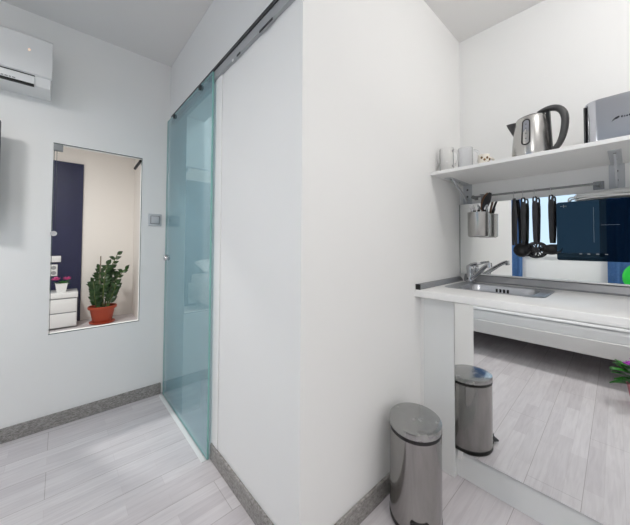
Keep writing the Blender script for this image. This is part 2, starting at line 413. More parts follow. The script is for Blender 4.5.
# ------------------------------------------------------------------ next room
struct('trim_3', MB().box(-2.4, .235, 5.375, 5.4, 0, 2.29, .002, 1), M['navy'], 'tall navy blue wall panel behind the white drawers', 'wall panel')
ch = thing('chest_of_drawers', 'low white chest of drawers against the navy wall panel', 'chest of drawers', (.0, 5.17, 0))
MB().box(-.36, .185, -.165, .2, .02, .405).build('body', M['gloss_white'], ch)
MB().box(-.365, .19, -.19, .2, .405, .472, .003).build('top', M['gloss_white'], ch)
for z0, z1 in ((.215, .392), (.03, .205)):
    d_ = MB().box(-.352, .178, -.185, -.165, z0, z1, .003).build('drawer', M['gloss_white'], ch)
    MB().box(-.352, .178, -.1855, -.17, z1, z1+.008).build('grip_slot', M['mid_grey'], d_, smooth=False)

fp = thing('potted_flowers', 'small white square pot of pink flowers on the white drawers', 'potted flowers', (.022, 5.12, .472)); fp.scale = (1.25, 1.1, 1.2)
rings = []
for s_, z in ((.036, 0), (.05, .095), (.052, .1), (.046, .1), (.044, .085)):
    rings.append([Vector((s_*a, s_*b_, z)) for a, b_ in ((-1, -1), (1, -1), (1, 1), (-1, 1))])
MB().ring_skin(rings).build('pot', M['white_plastic'], fp, smooth=False)
def leaf(mb, base, d, up, ln, wd, mi=0, curl=.15, n=5):
    """a pointed oval leaf as a curved thin blade"""
    d = Vector(d).normalized(); up = Vector(up); side = d.cross(up)
    if side.length < 1e-4: side = d.cross(Vector((1, 0, .3)))
    side.normalize(); nn = side.cross(d).normalized()
    base = Vector(base); top, bot = [], []
    L1, L2, Mid = [], [], []
    for i in range(n+1):
        t = i/n
        wv = wd*.5*math.sin(PI*min(1, t**.8*.98+.02))
        c = base+d*ln*t+nn*(-curl*ln*t*t)
        L1.append(mb.bm.verts.new(c+side*wv+nn*wd*.12)); L2.append(mb.bm.verts.new(c-side*wv+nn*wd*.12)); Mid.append(mb.bm.verts.new(c))
    for i in range(n):
        mb.bm.faces.new((L1[i], Mid[i], Mid[i+1], L1[i+1])).material_index = mi
        mb.bm.faces.new((Mid[i], L2[i], L2[i+1], Mid[i+1])).material_index = mi
g = MB()
for i in range(26):
    a = R.uniform(0, 2*PI); g_ = R.uniform(.2, 1.1)
    leaf(g, (R.uniform(-.03, .03), R.uniform(-.03, .03), .085), (math.cos(a), math.sin(a), g_), (0, 0, 1), R.uniform(.05, .08), .03)
g.build('foliage', M['leaf_bright'], fp, ang=80)
for cx, cy in ((-.045, -.02), (.045, -.025)):
    q = MB()
    for i in range(30):
        a = R.uniform(0, 2*PI); e_ = R.uniform(.0, 1.2)
        leaf(q, (cx, cy, .135), (math.cos(a)*math.cos(e_), math.sin(a)*math.cos(e_), math.sin(e_)*.8), (0, 0, 1), R.uniform(.03, .045), .026, curl=-.1)
    q.build('flower', M['pink'], fp, ang=80)

zz = thing('potted_plant', 'green leafy plant in a terracotta pot on the next room floor', 'potted plant', (.463, 5.02, 0))
MB().lathe([(.0001, 0), (.115, 0), (.145, .012), (.15, .03), (.14, .033), (.125, .018), (.0001, .016)], 40, ax=1, ay=.9, cap0=False, cap1=False).build('saucer', M['terracotta'], zz)
MB().lathe([(.0001, .02), (.105, .02), (.112, .03), (.143, .205), (.164, .207), (.168, .214), (.168, .243), (.163, .247), (.155, .245), (.152, .215), (.0001, .205)], 44, cap0=False, cap1=False, ax=1, ay=.9).build('pot', M['terracotta'], zz)
MB().lathe([(.0001, .222), (.08, .226), (.153, .217)], 30, cap0=False, cap1=False, ay=.9).build('soil', M['soil'], zz)
MB().tube([(-.035, .03, .2), (-.03, .035, .945)], .008, n=8).build('stake', M['stake'], zz)
stems = [((-.02, 0), (.03, -.02, .66), (.155, -.04, .965)), ((.02, .02), (.10, 0, .58), (.262, -.02, .74)), ((0, -.02), (.0, -.05, .6), (.03, -.09, .83)),
         ((-.05, 0), (-.09, .0, .42), (-.115, -.03, .60)), ((-.06, -.03), (-.10, -.06, .33), (-.10, -.10, .47)), ((.05, 0), (.09, .02, .5), (.12, .06, .72)),
         ((.06, -.03), (.11, -.06, .40), (.15, -.09, .55)), ((-.03, .04), (-.05, .08, .55), (-.03, .12, .76))]
fol = MB()
for bi, (b0, p1, p2) in enumerate(stems):
    p = bez((b0[0], b0[1], .2), (b0[0]+.2*(p1[0]-b0[0]), b0[1], .2+.5*(p1[2]-.2)), p1, p2, 14)
    MB().tube(p, [.011-.0007*i*.6 for i in range(len(p))], n=7).build('stem', M['stem'], zz)
    for i in range(4+bi % 2, len(p), 1 if bi in (1, 2) else 1):
        t = (p[i]-p[i-1]).normalized()
        for sgn in ((-1, 1) if i % 2 else (-1 if bi % 2 else 1,)):
            ph = R.uniform(-.5, .5)
            sd = Vector((math.cos(ph), math.sin(ph), 0))*sgn
            if i == len(p)-1: sd = sd*.35
            dd = (sd*1.0+t*.55+Vector((R.uniform(-.15, .15), R.uniform(-.35, .1), R.uniform(-.1, .25)))).normalized()
            leaf(fol, p[i], dd, (R.uniform(-.2, .2), -.9, .55), R.uniform(.075, .10), R.uniform(.052, .066), curl=.12)
fol.build('leaves', M['leaf'], zz, ang=80)

s1 = thing('wall_socket', 'white double socket on the navy panel above the drawers', 'socket', (-.063, 5.375, .748))
MB().box(-.04, .04, -.011, 0, -.08, .08, .004).build('plate', M['white_plastic'], s1)
for z in (-.036, .036):
    q = MB(); q.tube([(0, -.0125, z), (0, -.010, z)], .027, n=24); q.build('outlet', M['grey_plastic'], s1)
s2 = thing('wall_box', 'white flat switch box on the navy panel above the double socket', 'switch box', (-.045, 5.375, .905))
MB().box(-.055, .055, -.03, 0, -.043, .043, .005).build('cover', M['white_plastic'], s2)
MB().box(-.045, .045, -.034, -.029, -.005, .032, .003).build('rocker', M['white_plastic'], s2)

def make_bed(label, loc, x0, x1, y0, y1, zr0, zr1, zm, head, name='bed'):
    """white bed: frame of rails, legs and headboard, low panels shading the floor below, and mattress"""
    bd = thing(name, label, 'bed', loc)
    f = MB(); t = .03
    f.box(x1-t, x1, y0, y1, zr0, zr1, .004).box(x0, x0+t, y0, y1, zr0, zr1, .004).box(x0+t, x1-t, y0, y0+t, zr0, zr1, .004).box(x0+t, x1-t, y1-t, y1, zr0, zr1, .004)
    f.box(x0+t, x1-t, y0+t, y1-t, zr1-.10, zr1-.07)
    f.build('frame', M['bed_white'], bd)
    MB().box(x0+.01, x1-.01, y1, y1+.03, .03, zr1+.02, .004).build('headboard_blocker' if head > 0 else 'footboard_blocker', M['bed_white'], bd)  # boards at both ends carried down low, added to darken under the bed
    MB().box(x0+.01, x1-.01, y0-.03, y0, .03, zr1+.02, .004).build('footboard_blocker' if head > 0 else 'headboard_blocker', M['bed_white'], bd)
    MB().box(x0-.012, x0, y0, y1, .03, zr1).build('back_blocker', M['bed_white'], bd)  # added panel, stops light coming in under the bed from behind
    for sx in (x0+.14, x1-.16):
        for sy in (y0+.12, y1-.12):
            MB().box(sx-.03, sx+.03, sy-.03, sy+.03, 0, zr0+.03, .004).build('leg', M['bed_white'], bd)
    MB().box(x0+.035, x1-.035, y0+.035, y1-.035, zr1-.07, zm, .035, 4).build('mattress', M['linen'], bd)
    return bd
def duvet(name, label, x0, x1, y0, y1, z, hang, amp, seed, sides):
    """a quilt lying on the mattress with soft folds, thick, edge dropping over one side"""
    rr = random.Random(seed); mb = MB(); nx, ny = 46, 46
    ph = [rr.uniform(0, 6) for _ in range(8)]
    def hgt(x, y):
        return amp*(.5+.5*math.sin(9*x+ph[0]+3*math.sin(4*y+ph[1])))*.6+amp*.5*math.sin(14*y+ph[2]+2.5*math.sin(5*x+ph[3]))**2
    top, bot = [], []
    for i in range(nx+1):
        rt, rb = [], []
        for j in range(ny+1):
            u, v = i/nx, j/ny
            x, y = x0+(x1-x0)*u, y0+(y1-y0)*v
            e_ = min(min(u, 1-u)*nx, min(v, 1-v)*ny)/4
            k = min(1, e_); k = math.sin(k*PI/2)
            zt = z+.006+(.022+hgt(x, y))*k
            rt.append(mb.bm.verts.new((x, y, zt))); rb.append(mb.bm.verts.new((x, y, z)))
        top.append(rt); bot.append(rb)
    for i in range(nx):
        for j in range(ny):
            mb.bm.faces.new((top[i][j], top[i+1][j], top[i+1][j+1], top[i][j+1]))
            mb.bm.faces.new((bot[i][j], bot[i][j+1], bot[i+1][j+1], bot[i+1][j]))
    for i in range(nx):
        for j in (0, ny): mb.bm.faces.new((top[i][j], top[i+1][j], bot[i+1][j], bot[i][j]))
    for j in range(ny):
        for i in (0, nx): mb.bm.faces.new((top[i][j], top[i][j+1], bot[i][j+1], bot[i][j]))
    return tag(mb.build(name, M['linen'], ang=80), label, 'bedding')
def pillow(label, c, sx, sy, h, tilt=0., group=None, name='pillow', mat=None):
    mb = MB(); n = 18; top, bot = [], []
    for i in range(n+1):
        a, b_ = [], []
        for j in range(n+1):
            u, v = i/n*2-1, j/n*2-1
            k = (max(0, (1-u**4)*(1-v**4)))**.55
            pin = 1-.07*(1-abs(u))*abs(v)**3; pin2 = 1-.07*(1-abs(v))*abs(u)**3
            a.append(mb.bm.verts.new((u*sx*pin2, v*sy*pin, h*k*.5+.002))); b_.append(mb.bm.verts.new((u*sx*pin2, v*sy*pin, -h*k*.5-.002)))
        top.append(a); bot.append(b_)
    for i in range(n):
        for j in range(n):
            mb.bm.faces.new((top[i][j], top[i+1][j], top[i+1][j+1], top[i][j+1])); mb.bm.faces.new((bot[i][j], bot[i][j+1], bot[i+1][j+1], bot[i+1][j]))
    for i in range(n):
        for j in (0, n): mb.bm.faces.new((top[i][j], top[i+1][j], bot[i+1][j], bot[i][j]))
    for j in range(n):
        for i in (0, n): mb.bm.faces.new((top[i][j], top[i][j+1], bot[i][j+1], bot[i][j]))
    o = mb.build(name, mat or M['linen'], ang=80, loc=c); o.rotation_euler = (tilt, 0, 0)
    return tag(o, label, name, group)

# the bed in the next room (seen mirrored in the glass door)
make_bed('white bed with its head at the navy panel in the next room', (-1.35, 4.35, 0), -.8, .8, -1.0, 1.02, .16, .40, .58, True)
duvet('duvet', 'rumpled white duvet on the bed in the next room', -2.13, -.56, 3.4, 4.75, .585, 0, .06, 3, 0)
for x, l in ((-1.75, 'white pillow at the far side of the next room bed'), (-.97, 'white pillow at the drawers side of the next room bed')):
    pillow(l, (x, 5.08, .725), .34, .25, .17, .25, 'pillows on the next room bed')
# the bed in this room (seen in the kitchen mirrors)
make_bed('white bed reflected in the mirrored kitchen front', (-1.2, .2, 0), -.72, .78, -1.25, 1.35, .213, .343, .44, True)
duvet('duvet', 'smooth white duvet on the bed reflected in the kitchen front', -1.88, -.46, -.9, 1.50, .445, 0, .035, 5, 0)
tag(MB().lathe([(.0001, -.06), (.12, -.055), (.19, -.03), (.21, 0), (.19, .03), (.12, .055), (.0001, .06)], 40, cap0=False, cap1=False).build('cushion', M['green_fabric'], loc=(-1.55, -.205, .725)),
    'round green cushion standing on the bed, its edge reflected below the hob', 'cushion').rotation_euler = (0, 1.35, 0)

# plant with purple flowers beside the bed (reflected at the right edge)
pp = thing('potted_flowers', 'green plant with purple flowers on the floor beside the white bed', 'potted flowers', (-.15, -.088, 0)); pp.scale = (1.15, 1.15, 1.25)
MB().lathe([(.0001, 0), (.05, 0), (.07, .115), (.074, .118), (.074, .13), (.066, .13), (.062, .11), (.0001, .11)], 30, cap0=False, cap1=False).build('pot', pbr('pink_pot', srgb(196, 120, 130), .5, noise=.05), pp)
g = MB()
for i in range(34):
    a = R.uniform(0, 2*PI); e_ = R.uniform(.0, 1.0)
    leaf(g, (.03*math.cos(a), .03*math.sin(a), .115+R.uniform(0, .09)), (math.cos(a), math.sin(a), e_), (0, 0, 1), R.uniform(.08, .125), R.uniform(.05, .07), curl=.25)
g.build('leaves', M['leaf_bright'], pp, ang=80)
for k in range(7):
    a = 2*PI*k/7; q = MB(); cx, cy, cz = .055*math.cos(a), .055*math.sin(a), .215+.02*(k % 2)
    for i in range(12):
        a2 = 2*PI*i/12
        leaf(q, (cx, cy, cz), (math.cos(a2), math.sin(a2), .5), (0, 0, 1), .035, .022)
    q.build('flower', M['purple'], pp, ang=80)

# ------------------------------------------------------------------ kitchen unit
FX = 1.455            # plane of the cabinet front
YR = -1.0            # right end of the unit, out of the picture
kc = thing('base_cabinet', 'white kitchen base unit with mirrored front under the worktop', 'cabinet', (0, 0, 0))
f = MB()
f.box(FX+.032, D, YR, YR+.018, .09, .862).box(FX+.018, D, .732, .75, .09, .862).box(FX+.055, D, YR, .75, .09, .108).box(D-.02, D, YR, .75, .09, .862)
f.box(FX+.032, FX+.1, YR, .75, .845, .862).box(FX+.018, D, .56, .578, .09, .862)
f.build('carcass', M['laminate'], kc, smooth=False)
MB().box(FX+.003, FX+.018, .742, CY, .0, .862).build('filler_strip', M['wall'], kc, smooth=False)
MB().box(FX, FX+.05, .585, .742, .0, .8635, .0015, 1).build('end_panel', M['gloss_white'], kc)
o = MB().box(-.005, 0, 0, .582-YR, .146, .8635).build('mirror_panel', M['mirror'], kc, smooth=False); o.location = (FX+.022, YR, 0); o.rotation_euler = (0, 0, math.radians(.6)); o['label'] = 'tall mirrored front panel'
MB().box(FX+.0225, FX+.03, YR, .582, .148, .86).build('front_backing', M['gloss_white'], kc, smooth=False)
MB().box(1.488, 1.502, YR, .586, 0, .150).build('plinth', M['gloss_white'], kc, smooth=False)
# worktop with sink cut-out
SX0, SX1, SY0, SY1 = 1.60, 1.925, .255, .708
WX0, WT0, WT1 = 1.396, .864, .902
wt = MB()
hx0, hx1, hy0, hy1 = SX0+.02, SX1-.02, SY0+.02, SY1-.02
outer = [(WX0, YR), (D, YR), (D, CY), (WX0, CY)]; inner = [(hx0, hy0), (hx1, hy0), (hx1, hy1), (hx0, hy1)]
vt = {}
for nm, pl in (('o', outer), ('i', inner)):
    for z in (WT0, WT1): vt[nm, z] = [wt.bm.verts.new((x, y, z)) for x, y in pl]
for i in range(4):
    j = (i+1) % 4
    for z in (WT0, WT1): wt.bm.faces.new((vt['o', z][i], vt['o', z][j], vt['i', z][j], vt['i', z][i]))
    for nm in 'oi': wt.bm.faces.new((vt[nm, WT0][i], vt[nm, WT0][j], vt[nm, WT1][j], vt[nm, WT1][i]))
es = [e for e in wt.bm.edges if all(abs(v.co.x-WX0) < 1e-5 for v in e.verts) and abs(e.verts[0].co.z-e.verts[1].co.z) < 1e-5]
bmesh.ops.bevel(wt.bm, geom=es, offset=.004, segments=3, profile=.5, affect='EDGES')
tag(wt.build('worktop', M['laminate']), 'white laminate kitchen worktop holding the steel sink', 'worktop')
# upstand profiles
u = MB(); u.prism([(D-.002, .902), (D-.028, .902), (D-.03, .912), (D-.016, .944), (D-.002, .948)], 1, YR, CY-.03)
tag(u.build('worktop_trim', M['alu'], ang=20), 'grey metal sealing strip along the worktop below the backsplash mirror', 'sealing strip')
u = MB(); u.prism([(CY-.002, .902), (CY-.024, .902), (CY-.025, .910), (CY-.013, .926), (CY-.002, .93)], 0, WX0+.015, D-.03)
t_ = tag(u.build('worktop_trim', M['alu'], ang=20), 'short grey sealing strip along the worktop against the corner wall', 'sealing strip')
MB().box(WX0+.008, WX0+.0155, CY-.026, CY-.001, .902, .931, .001, 1).build('end_cap', M['black_plastic'], t_)

# sink
def rrect(x0, x1, y0, y1, r, n=6):
    out = []
    for cx, cy, a0 in ((x1-r, y1-r, 0), (x0+r, y1-r, 90), (x0+r, y0+r, 180), (x1-r, y0+r, 270)):
        for i in range(n+1):
            a = math.radians(a0+90*i/n); out.append((cx+r*math.cos(a), cy+r*math.sin(a)))
    return out
sk = thing('sink', 'stainless steel sink set into the white worktop', 'sink', (0, 0, 0))
def ring(ins, z, r): return [Vector((x, y, z)) for x, y in rrect(SX0+ins, SX1-ins, SY0+ins, SY1-ins, r)]
def ring2(x0, x1, y0, y1, z, r): return [Vector((x, y, z)) for x, y in rrect(x0, x1, y0, y1, r)]
s_ = MB()
bx0, bx1, by0, by1 = SX0+.028, SX1-.052, SY0+.05, SY1-.06
rg = [ring(0, .9025, .045), ring(.002, .9055, .045), ring(.008, .9065, .042), ring(.013, .9045, .04), ring2(bx0, bx1, by0, by1, .9035, .06), ring2(bx0+.004, bx1-.004, by0+.004, by1-.004, .897, .058),
      ring2(bx0+.012, bx1-.012, by0+.012, by1-.012, .82, .055), ring2(bx0+.02, bx1-.02, by0+.02, by1-.02, .775, .05), ring2(bx0+.045, bx1-.045, by0+.045, by1-.045, .76, .04)]
s_.ring_skin(rg, cap0=False, cap1=True)
s_.build('basin', M['steel_h'], sk, ang=50)
q = MB()
for i in range(4):
    y = .452+i*.018
    q.box(bx1-.0105, bx1-.0085, y, y+.010, .868, .889)
q.build('overflow_slots', M['black_plastic'], sk, smooth=False)
MB().lathe([(.0001, .765), (.03, .765), (.036, .7625), (.038, .7605)], 24, c=((bx0+bx1)/2, (by0+by1)/2, 0), cap0=False, cap1=False).build('drain', M['chrome'], sk)

# faucet
fc = thing('faucet', 'chrome single-lever faucet at the back corner of the sink', 'faucet', (1.955, .681, .902))
MB().lathe([(.0001, 0), (.029, 0), (.029, .006), (.025, .01), (.023, .02), (.0225, .07), (.025, .085), (.025, .098), (.018, .108), (.0001, .112)], 28, cap0=False, cap1=False).build('body', M['chrome'], fc)
sp = bez((-.01, -.01, .022), (-.06, -.06, .05), (-.11, -.11, .115), (-.142, -.148, .128), 14)
MB().tube(sp, [.0125]*9+[.011]*6, n=14).build('spout', M['chrome'], fc)
e_ = MB(); e_.tube([(-.142, -.148, .134), (-.146, -.152, .108)], .0135, n=18); e_.build('aerator', M['chrome'], fc)
lv = MB(); lv.tube([(0, 0, .104), (-.01, -.012, .112), (-.035, -.042, .122), (-.055, -.066, .127)], [.012, .011, .008, .007], n=12, rz=[.016, .014, .011, .012])
lv.build('lever', M['chrome'], fc)

# backsplash mirror
bm_ = thing('wall_mirror', 'wide frameless mirror used as kitchen backsplash', 'mirror', (D, 0, 0))
mg_ = MB().box(-.006, -.001, 0, .757-YR, .957, 1.408).build('mirror_glass', M['mirror'], bm_, smooth=False)
mg_.location = (0, YR, 0); mg_.rotation_euler = (0, 0, math.radians(.5))
MB().box(-.023, 0, YR, .757, .949, .957).build('lower_edge', M['white_plastic'], bm_, smooth=False)
MB().box(-.022, 0, .757, .7595, .95, 1.408).build('side_edge', M['pane_edge'], bm_, smooth=False)

# ------------------------------------------------------------------ shelf and brackets
sh = thing('wall_shelf', 'long white shelf above the kitchen mirror', 'shelf', (0, 0, 1.539))
MB().box(1.579, D, -.62, CY-.001, 0, .018, .0015, 1).build('board', M['laminate'], sh)
for y in (.715, .035):
    b_ = MB()
    b_.box(D-.004, D, y-.027, y+.027, -.165, 0, .001, 1)
    b_.box(1.70, D-.002, y-.02, y+.02, -.004, 0, .001, 1)
    b_.prism([(D-.004, -.125), (D-.004, -.10), (1.80, -.004), (1.765, -.004)], 1, y-.004, y+.004)
    br = b_.build('bracket', M['pale_grey'], sh, smooth=False)
    for z in (-.035, -.08, -.145):
        q = MB(); q.tube([(D-.0055, y, z), (D-.0035, y, z)], .006, n=10); q.build('screw', M['dark_grey'], br)
    for x in (1.75, 1.88):
        q = MB(); q.tube([(x, y, -.0055), (x, y, -.0035)], .0045, n=10); q.build('screw', M['dark_grey'], br)

# glasses
def mug(name, label, c, r, h, mat, hand, group=None):
    t = thing(name, label, 'mug', c, hand, group)
    MB().lathe([(.0001, 0), (r*.92, 0), (r*.97, .006), (r, .02), (r, h-.004), (r-.0015, h), (r-.003, h-.004), (r-.004, .018), (r*.8, .012), (.0001, .012)], 32, cap0=False, cap1=False).build('cup', mat, t)
    MB().tube(bez((r-.002, 0, h*.84), (r+.045, 0, h*.9), (r+.045, 0, h*.2), (r-.002, 0, h*.24), 14), .0055, n=10).build('handle', mat, t)
    return t
mug('glass_mug', 'clear glass mug nearest the corner on the shelf', (1.665, .705, 1.557), .038, .142, M['glass'], -1.75)
mug('glass_mug', 'cloudy pale glass mug between the clear mug and spotted cup', (1.735, .628, 1.557), .039, .142, M['frost_glass'], -1.6)
t = mug('cup', 'small cream cup with brown spots on the shelf', (1.74, .533, 1.557), .03, .082, M['cream'], -.6)
q = MB()
for a, z in ((-2.3, .06), (-2.75, .05), (-1.8, .052), (-2.1, .035), (-3.2, .062)):
    q.sphere((.0300*math.cos(a+.6), .0300*math.sin(a+.6), z), .006, .006, .007, 10, 6)
q.build('spots', M['amber'], t)

# kettle
kt = thing('electric_kettle', 'brushed steel electric kettle with dark grey handle on the shelf', 'kettle', (1.725, .318, 1.557))
mb = MB()
prof = [(.0001, .012), (.079, .012), (.080, .018), (.0785, .05), (.074, .11), (.068, .17), (.0635, .208), (.060, .214)]
mb.lathe(prof, 48, cap0=False, cap1=True)
for v in mb.bm.verts:
    if v.co.z > .12:
        v.co.z += (v.co.z-.12)/.09*(-.085*(v.co.y+.06))*.9
mb.build('body', M['steel_v'], kt, ang=40)
MB().lathe([(.0001, 0), (.076, 0), (.079, .004), (.079, .013), (.0001, .013)], 40, cap0=False, cap1=False).build('base', M['dark_grey'], kt)
mb = MB(); mb.lathe([(.0605, .206), (.058, .216), (.045, .222), (.0001, .225)], 40, cap0=True, cap1=False)
for v in mb.bm.verts: v.co.z += -.08*(v.co.y+.06)+.001
mb.build('lid', M['dark_grey'], kt, ang=40)
mb = MB()   # spout beak
mb.ring_skin([[Vector((-.024, .052, .2015)), Vector((.024, .052, .2015)), Vector((.013, .066, .128)), Vector((-.013, .066, .128))],
              [Vector((-.016, .080, .206)), Vector((.016, .080, .206)), Vector((.007, .077, .150)), Vector((-.007, .077, .150))],
              [Vector((-.007, .102, .208)), Vector((.007, .102, .208)), Vector((.002, .095, .188)), Vector((-.002, .095, .188))]])
mb.build('spout', M['dark_grey'], kt, ang=60)
hp = bez((0, -.030, .226), (0, -.078, .252), (0, -.136, .238), (0, -.128, .15), 14)+bez((0, -.128, .15), (0, -.124, .10), (0, -.112, .05), (0, -.082, .036), 10)[1:]
nh = len(hp)
MB().tube(hp, [.011+.004*math.sin(PI*i/(nh-1)) for i in range(nh)], n=14, rz=[.017+.003*math.sin(PI*i/(nh-1)) for i in range(nh)], up=(0, 0, 1)).build('handle', M['dark_grey'], kt)
MB().prism([(-.0765, .03), (-.083, .03), (-.074, .225), (-.060, .225)], 0, -.016, .016).build('handle_backing', M['black_plastic'], kt, ang=20)
# gauge window on the camera side
def on_body(y_ang, z, lift):
    rr = .080-.0165*(z-.012)/.196+lift
    return Vector((rr*math.cos(y_ang), rr*math.sin(y_ang), z))
ga = math.radians(180-5)
def oval(w_, h_, lift, n=28):
    pts = []
    for i in range(n):
        t = 2*PI*i/n; c_, s2 = math.cos(t), math.sin(t)
        z = .128+(h_-w_)*(1 if s2 > 0 else -1)*(0 if abs(s2) < 1e-6 else 1)+w_*s2
        pts.append(on_body(ga+w_*c_/.071, z, lift))
    return pts
mb = MB(); mb.ring_skin([oval(.0175, .064, -.001), oval(.0175, .064, .0035), oval(.0125, .059, .0035)], cap0=False, cap1=False); mb.build('gauge_frame', M['black_plastic'], kt, ang=50)
mb = MB(); mb.ring_skin([oval(.0128, .0595, -.002), oval(.0128, .0595, .0018)]); mb.build('gauge_window', pbr('smoky_gauge', srgb(150, 152, 160), .12, noise=.08, nscale=30), kt, ang=50)
for z in (.095, .12, .145, .165):
    mb = MB()
    mb.ring_skin([[on_body(ga-.03, z, .001), on_body(ga+.03, z, .001), on_body(ga+.03, z+.003, .001), on_body(ga-.03, z+.003, .001)], [on_body(ga-.03, z, .003), on_body(ga+.03, z, .003), on_body(ga+.03, z+.003, .003), on_body(ga-.03, z+.003, .003)]])
    mb.build('gauge_mark', M['print_dark'], kt, smooth=False)

# toaster
M['toaster_steel'] = pbr('polished_steel', srgb(196, 199, 206), .16, 1, noise=.015, nscale=30, stretch=(1, .3, 6))
ts = thing('toaster', 'brushed steel toaster at the end of the shelf', 'toaster', (1.735, -.055, 1.557))
pl = rrect(-.075, .075, -.19, .178, .05, 10)
MB().ring_skin([[Vector((x*k, y*(1-(1-k)*.4), z)) for x, y in pl] for z, k in ((.008, 1), (.188, 1), (.194, .985), (.197, .95), (.198, .88))]).build('body', M['toaster_steel'], ts, ang=30)
MB().ring_skin([[Vector((x*k, y*k, z)) for x, y in rrect(-.073, .073, -.188, .176, .04, 8)] for z, k in ((0, .96), (.004, .99), (.0095, .99))]).build('base', M['black_plastic'], ts)
pe = rrect(-.055, .06, .008, .188, .02, 5)
MB().prism(pe, 1, .174, .1795).build('end_cap', M['dark_grey'], ts)
q = MB()
for x in (-.03, .03): q.box(x-.013, x+.013, -.14, .13, .196, .1995, .003, 1)
q.build('bread_slot', M['black_plastic'], ts)
q = MB(); fx = -.0765
q.ring_skin([[Vector((x, y+.0, z)) for y, z in ((.0955, .088), (.0915, .096), (.085, .103), (.0735, .1075), (.073, .101), (.078, .0985), (.080, .0965), (.086, .096), (.091, .092))] for x in (fx, fx+.002)])
y = .069
for i, wv in enumerate((.005, .004, .005, .004, .005, .004, .005, .004)):
    q.box(fx, fx+.002, y-wv, y, .0985, .1035 if i % 3 else .105); y -= wv+.0025
q.build('logo', M['print_dark'], ts, smooth=False)

# ------------------------------------------------------------------ rail, cup, utensils
RX, RZ = 1.953, 1.444
ur = thing('utensil_rail', 'thin metal rail holding the utensils below the shelf', 'rail', (RX, 0, RZ))
MB().tube([(0, .085, 0), (0, .672, 0)], .006, n=14).build('bar', M['worn_metal'], ur)
for y, e_ in ((.098, .02), (.662, .011)):
    q = MB(); q.box(D-RX-.004, D-RX, y-e_, y+e_, -e_-.002, e_, .002, 1); q.box(-.009, D-RX-.004, y-.007, y+.007, -.010, .010, .002, 1)
    q.build('mount', M['worn_metal'], ur)
cpx, cpy = 1.905, .617
uc = thing('utensil_cup', 'steel cup of cutlery hanging from the left end of the rail', 'utensil holder', (cpx, cpy, 1.187))
MB().lathe([(.0001, 0), (.044, 0), (.053, .004), (.0575, .012), (.0585, .15), (.060, .152), (.057, .152), (.056, .008), (.0001, .004)], 40, cap0=False, cap1=False).build('cup', M['steel_v'], uc)
q = MB(); q.box(.0, .003, -.011, .011, .0, .107)
for v in q.bm.verts: v.co += Vector((.0565, -.008, .159))
q.box(.036, .060, -.019, .003, .2655, .2685)
q.build('hanger', M['alu'], uc)
def cutlery(kind, label, ang, rad, lean, ln, mat, group, name):
    """standing in the cup, head up; ang/rad give where the head leans"""
    bx, by = -.028*math.cos(ang), -.028*math.sin(ang)
    t = thing(name, label, 'cutlery' if 'wood' not in label else 'wooden utensil', (cpx+bx, cpy+by, 1.193), 0, group)
    hx, hy = rad*math.cos(ang), rad*math.sin(ang)
    tip = Vector((hx-bx, hy-by, ln)); dv = tip.normalized()
    MB().tube([(0, 0, 0), dv*(ln*.75)], [.004, .003], n=8, rz=[.0065, .004]).build('handle', mat, t)
    h = MB()
    side = dv.cross(Vector((.35, 1, 0))).normalized(); nn = side.cross(dv)
    p0 = dv*(ln*.74)
    if kind == 'fork':
        h.tube([p0, p0+dv*.018], [.003, .0025], n=8, rz=[.004, .010])
        for k in (-1.5, -.5, .5, 1.5):
            h.tube([p0+dv*.016+side*k*.0055, p0+dv*(ln*.27)+side*k*.006], [.0016, .001], n=6)
    elif kind == 'spoon':
        rows = []
        for i in range(9):
            tt = i/8; wv = .015*math.sin(PI*(.06+.9*tt))**.7
            rows.append([p0+dv*(tt*.055)+side*wv*math.cos(2*PI*k/10)+nn*(.004*math.sin(2*PI*k/10)-.006*math.sin(PI*tt)) for k in range(10)])
        h.ring_skin(rows)
    else:
        rows = []; wmax = .036 if kind == 'paddle' else .03
        for i in range(11):
            tt = i/10; wv = wmax*(math.sin(PI*(.10+.82*tt))**.8)
            rows.append([p0+dv*(tt*.11)+side*wv*math.cos(2*PI*k/14)+nn*.006*math.sin(2*PI*k/14) for k in range(14)])
        h.ring_skin(rows)
    h.build('head', mat, t)
cutlery('fork', 'steel fork at the corner side of the cutlery cup', 2.0, .052, 0, .205, M['chrome'], None, 'fork')
cutlery('fork', 'steel fork beside the outermost one in the cutlery cup', 2.7, .046, 0, .198, M['chrome'], None, 'fork')
cutlery('spoon', 'steel spoon in front of the hanging strap of the cup', 3.4, .046, 0, .198, M['chrome'], None, 'spoon')
cutlery('spoon', 'steel spoon at the mirror side of the cutlery cup', 4.9, .05, 0, .205, M['chrome'], None, 'spoon')
cutlery('paddle', 'broad brown wooden spatula in the cutlery cup', -.95, .045, 0, .225, M['wood_spoon'], None, 'spatula')
cutlery('wood', 'dark narrow wooden spoon beside the broad spatula in the cup', -1.45, .052, 0, .225, M['nylon'], None, 'wooden_spoon')

